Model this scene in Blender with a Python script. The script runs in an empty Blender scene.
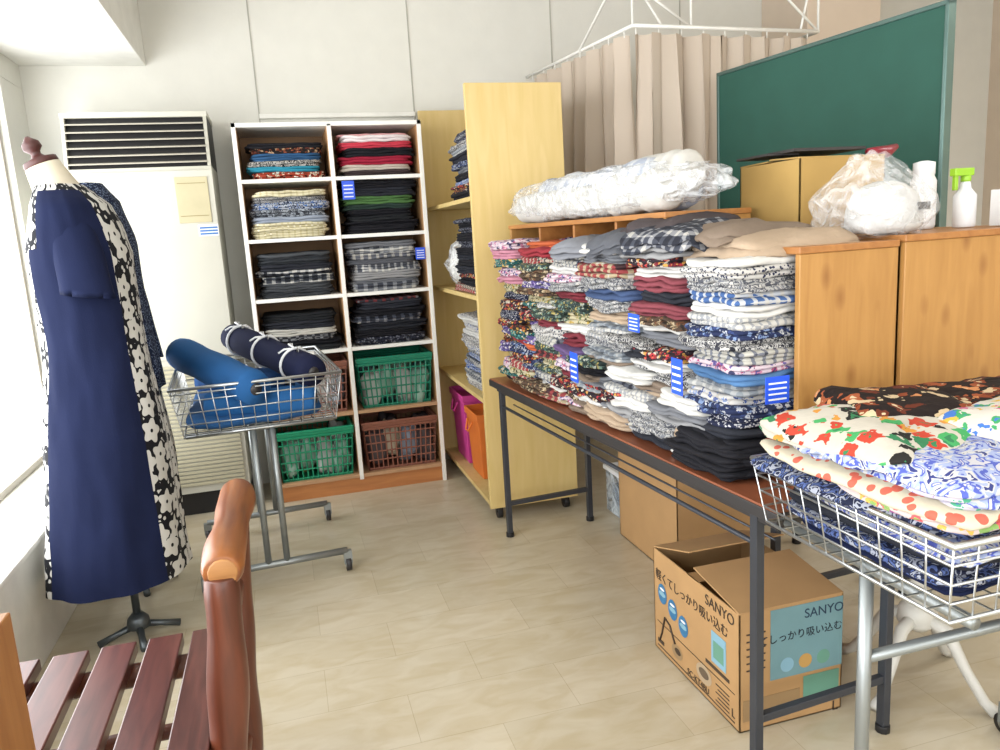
import bpy, math, random
from mathutils import Vector, Matrix, noise
R = random.Random(11)
sc = bpy.context.scene
try:
    sc.view_settings.view_transform = 'Standard'
    sc.view_settings.look = 'None'
    sc.view_settings.exposure = 0.0
except Exception: pass

# ------------------------------------------------------------ colour / materials
def C(h):
    h = h.lstrip('#'); o = []
    for i in (0, 2, 4):
        c = int(h[i:i+2], 16)/255
        o.append(c/12.92 if c <= .04045 else ((c+.055)/1.055)**2.4)
    return (o[0], o[1], o[2], 1)
MC = {}
def newmat(name, rough=.6, metal=0, spec=.5):
    m = bpy.data.materials.new(name); m.use_nodes = True
    nt = m.node_tree; b = nt.nodes['Principled BSDF']
    b.inputs['Roughness'].default_value = rough; b.inputs['Metallic'].default_value = metal
    b.inputs['Specular IOR Level'].default_value = spec
    return m, nt, b
def plain(col, rough=.6, metal=0, bump=0, bscale=200, var=.06, spec=.5):
    k = ('p', col, rough, metal, bump, bscale, var)
    if k in MC: return MC[k]
    m, nt, b = newmat('mat_'+col.strip('#'), rough, metal, spec)
    N = nt.nodes; L = nt.links
    tc = N.new('ShaderNodeTexCoord'); nz = N.new('ShaderNodeTexNoise')
    nz.inputs['Scale'].default_value = 9; nz.inputs['Detail'].default_value = 3
    L.new(tc.outputs['Object'], nz.inputs['Vector'])
    cr = N.new('ShaderNodeValToRGB'); c = C(col)
    cr.color_ramp.elements[0].position = .3; cr.color_ramp.elements[1].position = .7
    cr.color_ramp.elements[0].color = tuple(x*(1-var) for x in c[:3])+(1,)
    cr.color_ramp.elements[1].color = tuple(min(1, x*(1+var)) for x in c[:3])+(1,)
    L.new(nz.outputs['Fac'], cr.inputs['Fac']); L.new(cr.outputs['Color'], b.inputs['Base Color'])
    if bump:
        n2 = N.new('ShaderNodeTexNoise'); n2.inputs['Scale'].default_value = bscale
        L.new(tc.outputs['Object'], n2.inputs['Vector'])
        bp = N.new('ShaderNodeBump'); bp.inputs['Strength'].default_value = bump; bp.inputs['Distance'].default_value = .01
        L.new(n2.outputs['Fac'], bp.inputs['Height']); L.new(bp.outputs['Normal'], b.inputs['Normal'])
    MC[k] = m; return m
def cloth(col): return plain(col, .9, 0, .25, 45, .08, .2)
def ramp_const(N, cols):
    cr = N.new('ShaderNodeValToRGB'); r = cr.color_ramp; r.interpolation = 'CONSTANT'
    n = len(cols)
    while len(r.elements) < n: r.elements.new(.5)
    for i in range(n):
        r.elements[i].position = i/n
        r.elements[i].color = C(cols[i])
    return cr
def pattern(kind, cols, scale=40, rough=.88):
    k = (kind, tuple(cols), scale)
    if k in MC: return MC[k]
    m, nt, b = newmat('cloth_'+kind, rough, 0, .2)
    N = nt.nodes; L = nt.links
    tc = N.new('ShaderNodeTexCoord')
    dn = N.new('ShaderNodeTexNoise'); dn.inputs['Scale'].default_value = scale*.6
    L.new(tc.outputs['Object'], dn.inputs['Vector'])
    mx = N.new('ShaderNodeVectorMath'); mx.operation = 'MULTIPLY_ADD'
    amt = (1.1/scale) if kind in ('vor', 'dots') else .006
    mx.inputs[1].default_value = (amt,)*3
    L.new(dn.outputs['Color'], mx.inputs[0]); L.new(tc.outputs['Object'], mx.inputs[2])
    co = mx.outputs[0]
    if kind == 'vor':
        v = N.new('ShaderNodeTexVoronoi'); v.inputs['Scale'].default_value = scale
        L.new(co, v.inputs['Vector'])
        s = N.new('ShaderNodeSeparateColor'); L.new(v.outputs['Color'], s.inputs[0])
        cr = ramp_const(N, cols); L.new(s.outputs[0], cr.inputs['Fac']); out = cr.outputs['Color']
    elif kind == 'floral':
        v = N.new('ShaderNodeTexVoronoi'); v.inputs['Scale'].default_value = scale
        mx.inputs[1].default_value = (1.6/scale,)*3; dn.inputs['Scale'].default_value = scale*1.3
        L.new(co, v.inputs['Vector'])
        s = N.new('ShaderNodeSeparateColor'); L.new(v.outputs['Color'], s.inputs[0])
        cr = ramp_const(N, cols[1:]); L.new(s.outputs[0], cr.inputs['Fac'])
        lt = N.new('ShaderNodeMath'); lt.operation = 'LESS_THAN'; lt.inputs[1].default_value = .47; L.new(v.outputs['Distance'], lt.inputs[0])
        g = N.new('ShaderNodeMath'); g.operation = 'GREATER_THAN'; g.inputs[1].default_value = .18; L.new(v.outputs['Distance'], g.inputs[0])
        mm = N.new('ShaderNodeMixRGB'); mm.inputs[1].default_value = C(cols[0]); L.new(lt.outputs[0], mm.inputs[0]); L.new(cr.outputs[0], mm.inputs[2])
        m2 = N.new('ShaderNodeMixRGB'); m2.inputs[1].default_value = C(cols[-1]); L.new(g.outputs[0], m2.inputs[0]); L.new(mm.outputs[0], m2.inputs[2])
        out = m2.outputs[0]
    elif kind == 'swirl':
        v = N.new('ShaderNodeTexNoise'); v.inputs['Scale'].default_value = scale; v.inputs['Detail'].default_value = 1.5; v.inputs['Distortion'].default_value = 1.8
        L.new(tc.outputs['Object'], v.inputs['Vector'])
        mr = N.new('ShaderNodeMapRange'); mr.inputs[1].default_value = .28; mr.inputs[2].default_value = .72
        L.new(v.outputs['Fac'], mr.inputs[0])
        cr = ramp_const(N, cols); L.new(mr.outputs[0], cr.inputs['Fac']); out = cr.outputs['Color']
    elif kind == 'dots':
        v = N.new('ShaderNodeTexVoronoi'); v.inputs['Scale'].default_value = scale
        mx.inputs[1].default_value = (.3/scale,)*3
        L.new(co, v.inputs['Vector'])
        lt = N.new('ShaderNodeMath'); lt.operation = 'LESS_THAN'; lt.inputs[1].default_value = .38
        L.new(v.outputs['Distance'], lt.inputs[0])
        mm = N.new('ShaderNodeMixRGB'); mm.inputs[1].default_value = C(cols[0]); mm.inputs[2].default_value = C(cols[1])
        L.new(lt.outputs[0], mm.inputs[0]); out = mm.outputs[0]
    else:
        s = N.new('ShaderNodeSeparateXYZ'); L.new(co, s.inputs[0])
        axes = (0, 1, 2) if kind == 'check' else (0, 1)
        prev = None
        for a in axes:
            ml = N.new('ShaderNodeMath'); ml.operation = 'MULTIPLY'; ml.inputs[1].default_value = scale*6.283/2
            L.new(s.outputs[a], ml.inputs[0])
            sn = N.new('ShaderNodeMath'); sn.operation = 'SINE'; L.new(ml.outputs[0], sn.inputs[0])
            g = N.new('ShaderNodeMath'); g.operation = 'GREATER_THAN'; g.inputs[1].default_value = .35 if kind == 'check' else .5
            L.new(sn.outputs[0], g.inputs[0])
            if prev is None: prev = g.outputs[0]
            else:
                ad = N.new('ShaderNodeMath'); ad.operation = 'ADD'; L.new(prev, ad.inputs[0]); L.new(g.outputs[0], ad.inputs[1]); prev = ad.outputs[0]
        dv = N.new('ShaderNodeMath'); dv.operation = 'DIVIDE'; dv.inputs[1].default_value = len(axes)+.01; L.new(prev, dv.inputs[0])
        cr = ramp_const(N, cols); L.new(dv.outputs[0], cr.inputs['Fac']); out = cr.outputs['Color']
    L.new(out, b.inputs['Base Color'])
    nb = N.new('ShaderNodeTexNoise'); nb.inputs['Scale'].default_value = 40; L.new(tc.outputs['Object'], nb.inputs['Vector'])
    bp = N.new('ShaderNodeBump'); bp.inputs['Strength'].default_value = .3; bp.inputs['Distance'].default_value = .01
    L.new(nb.outputs['Fac'], bp.inputs['Height']); L.new(bp.outputs['Normal'], b.inputs['Normal'])
    MC[k] = m; return m
def wood(c1, c2, axis='z', scale=6, rough=.45, knots=False):
    k = ('w', c1, c2, axis, scale, knots)
    if k in MC: return MC[k]
    m, nt, b = newmat('wood_'+c1.strip('#'), rough)
    N = nt.nodes; L = nt.links
    tc = N.new('ShaderNodeTexCoord'); mp = N.new('ShaderNodeMapping')
    s = {'x': (1, 9, 9), 'y': (9, 1, 9), 'z': (9, 9, 1)}[axis]
    mp.inputs['Scale'].default_value = tuple(v*scale/6 for v in s)
    L.new(tc.outputs['Object'], mp.inputs['Vector'])
    nz = N.new('ShaderNodeTexNoise'); nz.inputs['Scale'].default_value = 5; nz.inputs['Detail'].default_value = 6; nz.inputs['Distortion'].default_value = .6
    L.new(mp.outputs[0], nz.inputs['Vector'])
    cr = N.new('ShaderNodeValToRGB'); cr.color_ramp.elements[0].position = .32; cr.color_ramp.elements[1].position = .68
    cr.color_ramp.elements[0].color = C(c2); cr.color_ramp.elements[1].color = C(c1)
    L.new(nz.outputs['Fac'], cr.inputs['Fac']); out = cr.outputs['Color']
    if knots:
        mp2 = N.new('ShaderNodeMapping'); mp2.inputs['Scale'].default_value = (1, 1, .55); L.new(tc.outputs['Object'], mp2.inputs['Vector'])
        v = N.new('ShaderNodeTexVoronoi'); v.inputs['Scale'].default_value = 14; L.new(mp2.outputs[0], v.inputs['Vector'])
        r2 = N.new('ShaderNodeValToRGB'); r2.color_ramp.elements[0].position = .05; r2.color_ramp.elements[1].position = .28
        r2.color_ramp.elements[0].color = C('#a06a34'); r2.color_ramp.elements[1].color = (1, 1, 1, 1)
        L.new(v.outputs['Distance'], r2.inputs['Fac'])
        mm = N.new('ShaderNodeMixRGB'); mm.blend_type = 'MULTIPLY'; mm.inputs[0].default_value = .5
        L.new(out, mm.inputs[1]); L.new(r2.outputs[0], mm.inputs[2]); out = mm.outputs[0]
    L.new(out, b.inputs['Base Color']); MC[k] = m; return m
def plastic_film(name, alpha=.3, col='#f4f6f8', sc_=14):
    m, nt, b = newmat(name, .16); N = nt.nodes; L = nt.links
    b.inputs['Base Color'].default_value = C(col)
    tc = N.new('ShaderNodeTexCoord'); nz = N.new('ShaderNodeTexNoise'); nz.inputs['Scale'].default_value = sc_; nz.inputs['Detail'].default_value = 4
    nz.inputs['Distortion'].default_value = 1.5
    L.new(tc.outputs['Object'], nz.inputs['Vector'])
    mr = N.new('ShaderNodeMapRange'); mr.inputs[1].default_value = .35; mr.inputs[2].default_value = .7
    mr.inputs[3].default_value = alpha*.35; mr.inputs[4].default_value = min(1, alpha*1.8)
    L.new(nz.outputs['Fac'], mr.inputs[0]); L.new(mr.outputs[0], b.inputs['Alpha'])
    bp = N.new('ShaderNodeBump'); bp.inputs['Strength'].default_value = 1; bp.inputs['Distance'].default_value = .03
    L.new(nz.outputs['Fac'], bp.inputs['Height']); L.new(bp.outputs['Normal'], b.inputs['Normal'])
    return m
def flower_uv(name, bg, fg, scale):
    m, nt, b = newmat(name, .8, 0, .2); N = nt.nodes; L = nt.links
    uv = N.new('ShaderNodeTexCoord')
    v = N.new('ShaderNodeTexVoronoi'); v.voronoi_dimensions = '2D'; v.inputs['Scale'].default_value = scale; v.inputs['Randomness'].default_value = .6
    L.new(uv.outputs['UV'], v.inputs['Vector'])
    sb = N.new('ShaderNodeVectorMath'); sb.operation = 'SUBTRACT'; L.new(uv.outputs['UV'], sb.inputs[0]); L.new(v.outputs['Position'], sb.inputs[1])
    s = N.new('ShaderNodeSeparateXYZ'); L.new(sb.outputs[0], s.inputs[0])
    at = N.new('ShaderNodeMath'); at.operation = 'ARCTAN2'; L.new(s.outputs[1], at.inputs[0]); L.new(s.outputs[0], at.inputs[1])
    ml = N.new('ShaderNodeMath'); ml.operation = 'MULTIPLY'; ml.inputs[1].default_value = 5; L.new(at.outputs[0], ml.inputs[0])
    cs = N.new('ShaderNodeMath'); cs.operation = 'COSINE'; L.new(ml.outputs[0], cs.inputs[0])
    th = N.new('ShaderNodeMath'); th.operation = 'MULTIPLY_ADD'; th.inputs[1].default_value = .09; th.inputs[2].default_value = .45; L.new(cs.outputs[0], th.inputs[0])
    lt = N.new('ShaderNodeMath'); lt.operation = 'LESS_THAN'; L.new(v.outputs['Distance'], lt.inputs[0]); L.new(th.outputs[0], lt.inputs[1])
    g = N.new('ShaderNodeMath'); g.operation = 'GREATER_THAN'; g.inputs[1].default_value = .08; L.new(v.outputs['Distance'], g.inputs[0])
    # small filler dots between the flowers
    v2 = N.new('ShaderNodeTexVoronoi'); v2.voronoi_dimensions = '2D'; v2.inputs['Scale'].default_value = scale*3.3
    L.new(uv.outputs['UV'], v2.inputs['Vector'])
    l2 = N.new('ShaderNodeMath'); l2.operation = 'LESS_THAN'; l2.inputs[1].default_value = .26; L.new(v2.outputs['Distance'], l2.inputs[0])
    mu = N.new('ShaderNodeMath'); mu.operation = 'MULTIPLY'; L.new(lt.outputs[0], mu.inputs[0]); L.new(g.outputs[0], mu.inputs[1])
    gt = N.new('ShaderNodeMath'); gt.operation = 'GREATER_THAN'; gt.inputs[1].default_value = .6; L.new(v.outputs['Distance'], gt.inputs[0])
    m3 = N.new('ShaderNodeMath'); m3.operation = 'MULTIPLY'; L.new(l2.outputs[0], m3.inputs[0]); L.new(gt.outputs[0], m3.inputs[1])
    mx = N.new('ShaderNodeMath'); mx.operation = 'MAXIMUM'; L.new(mu.outputs[0], mx.inputs[0]); L.new(m3.outputs[0], mx.inputs[1])
    mm = N.new('ShaderNodeMixRGB'); mm.inputs[1].default_value = C(bg); mm.inputs[2].default_value = C(fg)
    L.new(mx.outputs[0], mm.inputs[0]); L.new(mm.outputs[0], b.inputs['Base Color'])
    return m

# ------------------------------------------------------------ mesh builder
class MB:
    def __init__(s): s.v = []; s.f = []; s.m = []; s.sm = []; s.mats = []; s.uv = {}
    def mi(s, m):
        if m not in s.mats: s.mats.append(m)
        return s.mats.index(m)
    def add(s, vs, fs, mat, M=None, smooth=False, uvs=None):
        b = len(s.v)
        for p in vs: s.v.append((M @ Vector(p)) if M is not None else Vector(p))
        if uvs:
            for i, u in enumerate(uvs): s.uv[b+i] = u
        multi = isinstance(mat, list)
        i0 = None if multi else s.mi(mat)
        for k, f in enumerate(fs):
            s.f.append(tuple(b+i for i in f)); s.m.append(s.mi(mat[k]) if multi else i0); s.sm.append(smooth)
    def box(s, lo, hi, mat, M=None):
        x0, y0, z0 = lo; x1, y1, z1 = hi
        s.add([(x0,y0,z0),(x1,y0,z0),(x1,y1,z0),(x0,y1,z0),(x0,y0,z1),(x1,y0,z1),(x1,y1,z1),(x0,y1,z1)],
              [(0,3,2,1),(4,5,6,7),(0,1,5,4),(1,2,6,5),(2,3,7,6),(3,0,4,7)], mat, M)
    def hexa(s, bot, top, mat, M=None):
        s.add(list(bot)+list(top), [(0,3,2,1),(4,5,6,7),(0,1,5,4),(1,2,6,5),(2,3,7,6),(3,0,4,7)], mat, M)
    def tube(s, pts, r, mat, n=8, M=None, smooth=True, closed=False):
        pts = [Vector(p) for p in pts]; k = len(pts)
        rs = r if isinstance(r, (list, tuple)) else [r]*k
        vs = []; fs = []; a = None
        for i, p in enumerate(pts):
            if closed: d = pts[(i+1) % k]-pts[i-1]
            else: d = pts[min(i+1, k-1)]-pts[max(i-1, 0)]
            d.normalize()
            if a is None:
                a = Vector((0, 0, 1)) if abs(d.z) < .9 else Vector((1, 0, 0))
            a = (a-d*a.dot(d)); a.normalize(); b2 = d.cross(a)
            for j in range(n):
                t = 2*math.pi*j/n
                vs.append(p+(a*math.cos(t)+b2*math.sin(t))*rs[i])
        kk = k if closed else k-1
        for i in range(kk):
            i2 = (i+1) % k
            for j in range(n):
                fs.append((i*n+j, i*n+(j+1) % n, i2*n+(j+1) % n, i2*n+j))
        if not closed:
            fs.append(tuple(range(n))[::-1]); fs.append(tuple((k-1)*n+j for j in range(n)))
        s.add(vs, fs, mat, M, smooth)
    def lathe(s, prof, c, mat, n=20, sx=1, sy=1, M=None, cap=True):
        vs = []; fs = []
        for r, z in prof:
            for j in range(n):
                t = 2*math.pi*j/n; vs.append((c[0]+r*sx*math.cos(t), c[1]+r*sy*math.sin(t), c[2]+z))
        for i in range(len(prof)-1):
            for j in range(n): fs.append((i*n+j, i*n+(j+1) % n, (i+1)*n+(j+1) % n, (i+1)*n+j))
        if cap:
            fs.append(tuple(range(n))[::-1]); fs.append(tuple((len(prof)-1)*n+j for j in range(n)))
        s.add(vs, fs, mat, M, True)
    def blob(s, c, r, mat, amp=0, freq=3, seed=0, nu=24, nv=14, M=None, p=1.0, amp2=0, freq2=30, taper=None):
        vs = []; fs = []; c = Vector(c)
        for i in range(nv+1):
            ph = math.pi*i/nv
            for j in range(nu):
                t = 2*math.pi*j/nu
                def e(x): return math.copysign(abs(x)**p, x)
                q = Vector((e(math.sin(ph))*e(math.cos(t)), e(math.sin(ph))*e(math.sin(t)), e(math.cos(ph))))
                w = Vector((q.x*r[0], q.y*r[1], q.z*r[2]))
                k = 1+amp*noise.noise(w*freq+Vector((seed, seed*1.7, 0)))
                if amp2: k += amp2*abs(noise.noise(w*freq2+Vector((seed*2, 0, seed))))
                if taper: k2 = taper(q); w = Vector((w.x*k2, w.y*k2, w.z))
                vs.append(c+w*k)
        for i in range(nv):
            for j in range(nu): fs.append((i*nu+j, (i+1)*nu+j, (i+1)*nu+(j+1) % nu, i*nu+(j+1) % nu))
        s.add(vs, fs, mat, M, True)
    def slab(s, c, w, d, h, rot, mat, seed, M=None, amp=.008, droop=0., n=44, p=8.5, wedge=0.):
        e = h*.5
        rings = [(.55, 0, 0), (1, e, .03), (1, e*.3, .2), (1, 0, .5), (1, e*.3, .8), (1, e*1.1, .98), (.78, 0, 1.03), (.4, 0, 1.05)]
        vs = []; fs = []; ca, sa = math.cos(rot), math.sin(rot)
        for (k, ins, zf) in rings:
            for j in range(n):
                t = 2*math.pi*(j+.5)/n
                ct, st = math.cos(t), math.sin(t)
                rr0 = (abs(ct)**p+abs(st)**p)**(-1/p)
                x = ct*rr0*(w/2-ins)*k; y = st*rr0*(d/2-ins)*k
                nn = noise.noise(Vector((ct*2.2+seed*3.1, st*2.2, seed*.77)))
                n2 = noise.noise(Vector((x*13+seed, y*13, seed*1.3)))+.5*noise.noise(Vector((x*31+seed, y*31, seed*.4)))
                x *= 1+nn*amp*7; y *= 1+nn*amp*7
                rr = max(abs(x)/(w/2), abs(y)/(d/2))
                z = h*zf+n2*amp-droop*rr**4
                vs.append((c[0]+x*ca-y*sa, c[1]+x*sa+y*ca, c[2]+z))
        for i in range(len(rings)-1):
            for j in range(n): fs.append((i*n+j, i*n+(j+1) % n, (i+1)*n+(j+1) % n, (i+1)*n+j))
        fs.append(tuple(range(n))[::-1]); fs.append(tuple((len(rings)-1)*n+j for j in range(n)))
        s.add(vs, fs, mat, M, True)
    def garment(s, c, w, d, h, rot, mat, M=None, amp=.006, droop=0., lay=.012):
        nl = max(1, min(4, int(round(h/lay)))); hl = h/nl; sd = R.random()*50
        for i in range(nl):
            s.slab((c[0]+R.uniform(-.007, .007), c[1]+R.uniform(-.007, .007), c[2]+hl*i), w+R.uniform(-.022, .008), d+R.uniform(-.022, .008), hl*1.2, rot+R.uniform(-.03, .03), mat, sd+i*.25, M, amp, droop)
    def stack(s, cx, cy, z0, z1, w, d, mats, M=None, jit=.012, hmin=.02, hmax=.038, seq=False, rotj=.06, amp=.006, droop=0., vary=.05, lean=0.):
        z = z0; i = 0; last = None; sd = R.random()*30
        while z < z1-.008:
            h = min(R.uniform(hmin, hmax), z1-z)
            if h < .009: break
            m = mats[i % len(mats)] if seq else R.choice(mats)
            if not seq and m is last: m = R.choice(mats)
            last = m
            lx = lean*noise.noise(Vector((z*4, sd, 0))); ly = lean*noise.noise(Vector((z*4, sd, 7)))
            s.garment((cx+lx+R.uniform(-jit, jit), cy+ly+R.uniform(-jit, jit), z), w*R.uniform(1-vary*1.4, 1+vary*.6), d*R.uniform(1-vary*1.4, 1+vary*.6), h, R.uniform(-rotj, rotj), m, M, amp, droop)
            z += h; i += 1
    def build(s, name, bevel=0, parent=None, solid=0):
        me = bpy.data.meshes.new(name); me.from_pydata([tuple(v) for v in s.v], [], s.f)
        for m in s.mats: me.materials.append(m)
        for i, p in enumerate(me.polygons): p.material_index = s.m[i]; p.use_smooth = s.sm[i]
        if s.uv:
            ul = me.uv_layers.new(name='UVMap')
            for l in me.loops: ul.data[l.index].uv = s.uv.get(l.vertex_index, (0, 0))
        me.update()
        o = bpy.data.objects.new(name, me); sc.collection.objects.link(o)
        if solid:
            md = o.modifiers.new('solid', 'SOLIDIFY'); md.thickness = solid
        if bevel:
            md = o.modifiers.new('bevel', 'BEVEL'); md.width = bevel; md.segments = 2; md.limit_method = 'ANGLE'; md.angle_limit = math.radians(40)
        if parent: o.parent = parent
        return o
def text(name, body, size, loc, rot, mat, parent=None):
    cu = bpy.data.curves.new(name, 'FONT'); cu.body = body; cu.size = size; cu.extrude = .0004
    cu.materials.append(mat); o = bpy.data.objects.new(name, cu); sc.collection.objects.link(o)
    o.location = loc; o.rotation_euler = rot
    if parent: o.parent = parent
    return o

# common materials
white = plain('#e4e3dd', .5); wallm = plain('#d8d7cf', .85, bump=.05, bscale=60, var=.02)
wallr = plain('#d8c8b6', .85, var=.02); black = plain('#161517', .5)
chrome = plain('#b9bcbd', .28, .9); metalg = plain('#8d9292', .4, .7); dark = plain('#2c2a2b', .45)
navy = plain('#161d38', .85, bump=.1, bscale=300, spec=.12); blue = plain('#235488', .8, bump=.1, bscale=300, spec=.2)
tagb = plain('#1f4fd0', .5); tagw = plain('#dcdee0', .5)
yel = wood('#d2b97e', '#cab070', 'z', 4)
beech = wood('#b08348', '#a3763e', 'z', 5, knots=True)
beechx = wood('#a8743e', '#966232', 'y', 5)
tabletop = wood('#8a5238', '#74412b', 'y', 5, rough=.35)
carton = plain('#a98559', .85, var=.05); cartond = plain('#967247', .85, var=.05)

# cloth palettes
def P(*a, **k): return pattern(*a, **k)
K_ = cloth('#1a1a1f'); K2 = cloth('#26282f'); W_ = cloth('#bfbeba'); G1 = cloth('#6c6e73'); G2 = cloth('#8a8a8b'); G3 = cloth('#505258')
beige = cloth('#a08d78'); taupe = cloth('#76685b'); lgrey = cloth('#77797f'); cream0 = cloth('#b8b1a2')
dark_pl = [P('vor', ['#15161c', '#2a2c38', '#6d6f78', '#1b1d2c'], 120), K_, K2, P('check', ['#1c1e26', '#40444f', '#7a7b82', '#b8b8b4'], 45), K_, cloth('#2e3038')]
grey_pl = [P('check', ['#3c3f48', '#777a80', '#a4a5a5', '#c4c2bc'], 40), G1, G2, P('stripe', ['#4d5058', '#98999a', '#bcbab4'], 60), G3, P('check', ['#33353d', '#65676f', '#aaa8a2', '#cfcec8'], 50)]
pinkfl = P('floral', ['#c4b4ba', '#a04c70', '#605488', '#b8788e', '#3a3a58'], 62)
purpfl = P('floral', ['#4a4270', '#9787b4', '#b6b0be', '#7a5aa0', '#c2bcb4'], 65)
redfl = P('floral', ['#2a2228', '#a8363c', '#b8b0a2', '#7a2830', '#b88c4a'], 65)
navyfl = P('floral', ['#232b48', '#9fa3ac', '#6f82a4', '#b0b2b4', '#33406a'], 70)
whitefl = P('floral', ['#b8b6b2', '#4a5c90', '#7a8cb0', '#33406a', '#a9a49c'], 70)
brownfl = P('floral', ['#4a3c32', '#937c60', '#b4a486', '#6f4a34', '#2a2422'], 70)
greenfl = P('floral', ['#2f3a38', '#6a8478', '#a8aea2', '#50685e', '#988a54'], 70)
orangefl = P('floral', ['#2b2626', '#a5502a', '#b98f40', '#b8a892', '#6a2c22'], 58)
yelfl = P('floral', ['#b0a88c', '#8c7c3c', '#5c6a48', '#a88c48', '#40402c'], 65)
tealfl = P('floral', ['#24504e', '#b0b4ac', '#5c9490', '#183634', '#c09a58'], 60)
blk_w = P('swirl', ['#b4b3b0', '#26272e', '#acaba8', '#33343c', '#b4b3b0'], 42)
blu_w = P('swirl', ['#26335e', '#a1a8b4', '#3c5c9c', '#b0b4ba', '#26335e'], 42)
gr_w = P('swirl', ['#63656c', '#9c9c9a', '#484a52', '#acaaa6'], 46)
strp = [P('stripe', ['#a8a69e', '#6c6f78', '#33363f'], 70), P('stripe', ['#8a3a3c', '#a89c8c', '#33303a'], 60), P('stripe', ['#3f5a88', '#a8abb0', '#b0aea8'], 70), P('stripe', ['#b4b2ac', '#8a8c90', '#b4b2ac'], 90)]
chk = [P('check', ['#5e646c', '#7c8288', '#949696', '#b0b0ac'], 55), P('check', ['#a8a6a0', '#848689', '#4b4e57', '#22242c'], 50), P('check', ['#3d2a2c', '#843b3c', '#9c8e74', '#b0aca4'], 45), P('check', ['#2c4038', '#5a7868', '#8c9884', '#b0b0a4'], 45)]
dots1 = P('dots', ['#1d2238', '#a8a8ac'], 140); dots2 = P('dots', ['#b0aeaa', '#23283f'], 120)
multi = [pinkfl, purpfl, redfl, navyfl, whitefl, brownfl, greenfl, orangefl, yelfl, blk_w, blu_w, gr_w]+strp+chk+[dots1, dots2, W_, taupe, K_, G1]
colpal = [
 [pinkfl, purpfl, redfl, orangefl, whitefl, tealfl, purpfl, pinkfl, cloth('#b88090'), dots1, K_, cloth('#a04858'), yelfl],
 [redfl, pinkfl, orangefl, greenfl, brownfl, navyfl, yelfl, K_, tealfl, strp[1], cloth('#8a3038'), purpfl, cloth('#b05a38'), chk[2]],
 [brownfl, navyfl, gr_w, W_, strp[0], chk[2], redfl, K_, cloth('#5c4a70'), pinkfl, greenfl, dots2, cloth('#6c2c34'), yelfl],
 [taupe, gr_w, chk[0], chk[1], brownfl, W_, strp[3], chk[2], strp[1], K_, G1, greenfl, beige, cloth('#3c4c6c'), redfl],
 [G1, chk[1], blk_w, W_, strp[0], chk[0], gr_w, brownfl, redfl, K2, strp[3], taupe, beige, cloth('#7c4048'), G2],
]
Br = [P('floral', ['#b8b3aa', '#3a8a58', '#b04a70', '#b89840', '#3d66a8'], 42),
 P('swirl', ['#b0afb4', '#4b56a0', '#8f9aba', '#b4b3b0', '#333a70'], 32),
 P('dots', ['#b8b09c', '#b85a4a'], 42), P('swirl', ['#b0afac', '#2b2e45', '#b0afac', '#5e74a8', '#acacac'], 34),
 P('swirl', ['#1b2036', '#9094a0', '#1b2036', '#4a5a88', '#20263c'], 38),
 P('floral', ['#191a20', '#a84464', '#3c8a60', '#a8a090', '#5a4088'], 40), W_,
 P('floral', ['#b0aab6', '#7c5aa4', '#4a9474', '#b8a04c', '#5a70b0'], 46),
 P('floral', ['#a0a8a8', '#3a9488', '#40509c', '#b0aea8', '#b85c80'], 48),
 P('floral', ['#bcaca8', '#c85a5c', '#d0a050', '#8c5080', '#7c9c58'], 44)]
floralred = P('floral', ['#1c1412', '#8c4a2c', '#b87c50', '#5a2818', '#7a3a20', '#b8a484'], 27)
floralgrn = P('floral', ['#b0aa9e', '#3f8f54', '#a83c2c', '#b88038', '#22201e', '#2f6c48'], 27)

# ------------------------------------------------------------ room
XL, XR, YB, YF, H = -1.1, 4.8, 4.33, -3.0, 2.7
m, nt, b = newmat('floor_vinyl', .30); N = nt.nodes; L = nt.links
tc = N.new('ShaderNodeTexCoord')
bk = N.new('ShaderNodeTexBrick'); bk.offset = 0.5; bk.inputs['Scale'].default_value = 1
bk.inputs['Brick Width'].default_value = .45; bk.inputs['Row Height'].default_value = .225; bk.inputs['Mortar Size'].default_value = .001
bk.inputs['Color1'].default_value = C('#c2b8a3'); bk.inputs['Color2'].default_value = C('#bab09a'); bk.inputs['Mortar'].default_value = C('#a99d85')
L.new(tc.outputs['Object'], bk.inputs['Vector'])
mp = N.new('ShaderNodeMapping'); mp.inputs['Scale'].default_value = (3, 7, 1); L.new(tc.outputs['Object'], mp.inputs['Vector'])
nz = N.new('ShaderNodeTexNoise'); nz.inputs['Scale'].default_value = 2.2; nz.inputs['Detail'].default_value = 4; nz.inputs['Distortion'].default_value = .8
L.new(mp.outputs[0], nz.inputs['Vector'])
cr = N.new('ShaderNodeValToRGB'); cr.color_ramp.elements[0].position = .35; cr.color_ramp.elements[1].position = .65
cr.color_ramp.elements[0].color = C('#f0ebe0'); cr.color_ramp.elements[1].color = (1, 1, 1, 1)
L.new(nz.outputs['Fac'], cr.inputs['Fac'])
mm = N.new('ShaderNodeMixRGB'); mm.blend_type = 'MULTIPLY'; mm.inputs[0].default_value = 1
L.new(bk.outputs['Color'], mm.inputs[1]); L.new(cr.outputs['Color'], mm.inputs[2]); L.new(mm.outputs[0], b.inputs['Base Color'])
floorm = m
q = MB(); q.box((XL-.2, YF-.2, -.1), (XR+.2, YB+.2, 0), floorm); q.build('floor')
q = MB(); q.box((XL-.2, YF-.2, H), (XR+.2, YB+.2, H+.1), white); q.build('ceiling')
q = MB(); q.box((XL-.2, YB, 0), (XR+.2, YB+.15, H), wallm)
seam = plain('#a9a79d', .8)
for x in (-.02, .80, 1.62, 2.44): q.box((x-.003, YB-.004, 0), (x+.003, YB+.001, H), seam)
q.build('wall_back')
q = MB(); q.box((-.02, YB-.03, 1.965), (.80, YB, 1.99), white); q.build('trim_1', .004)
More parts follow.
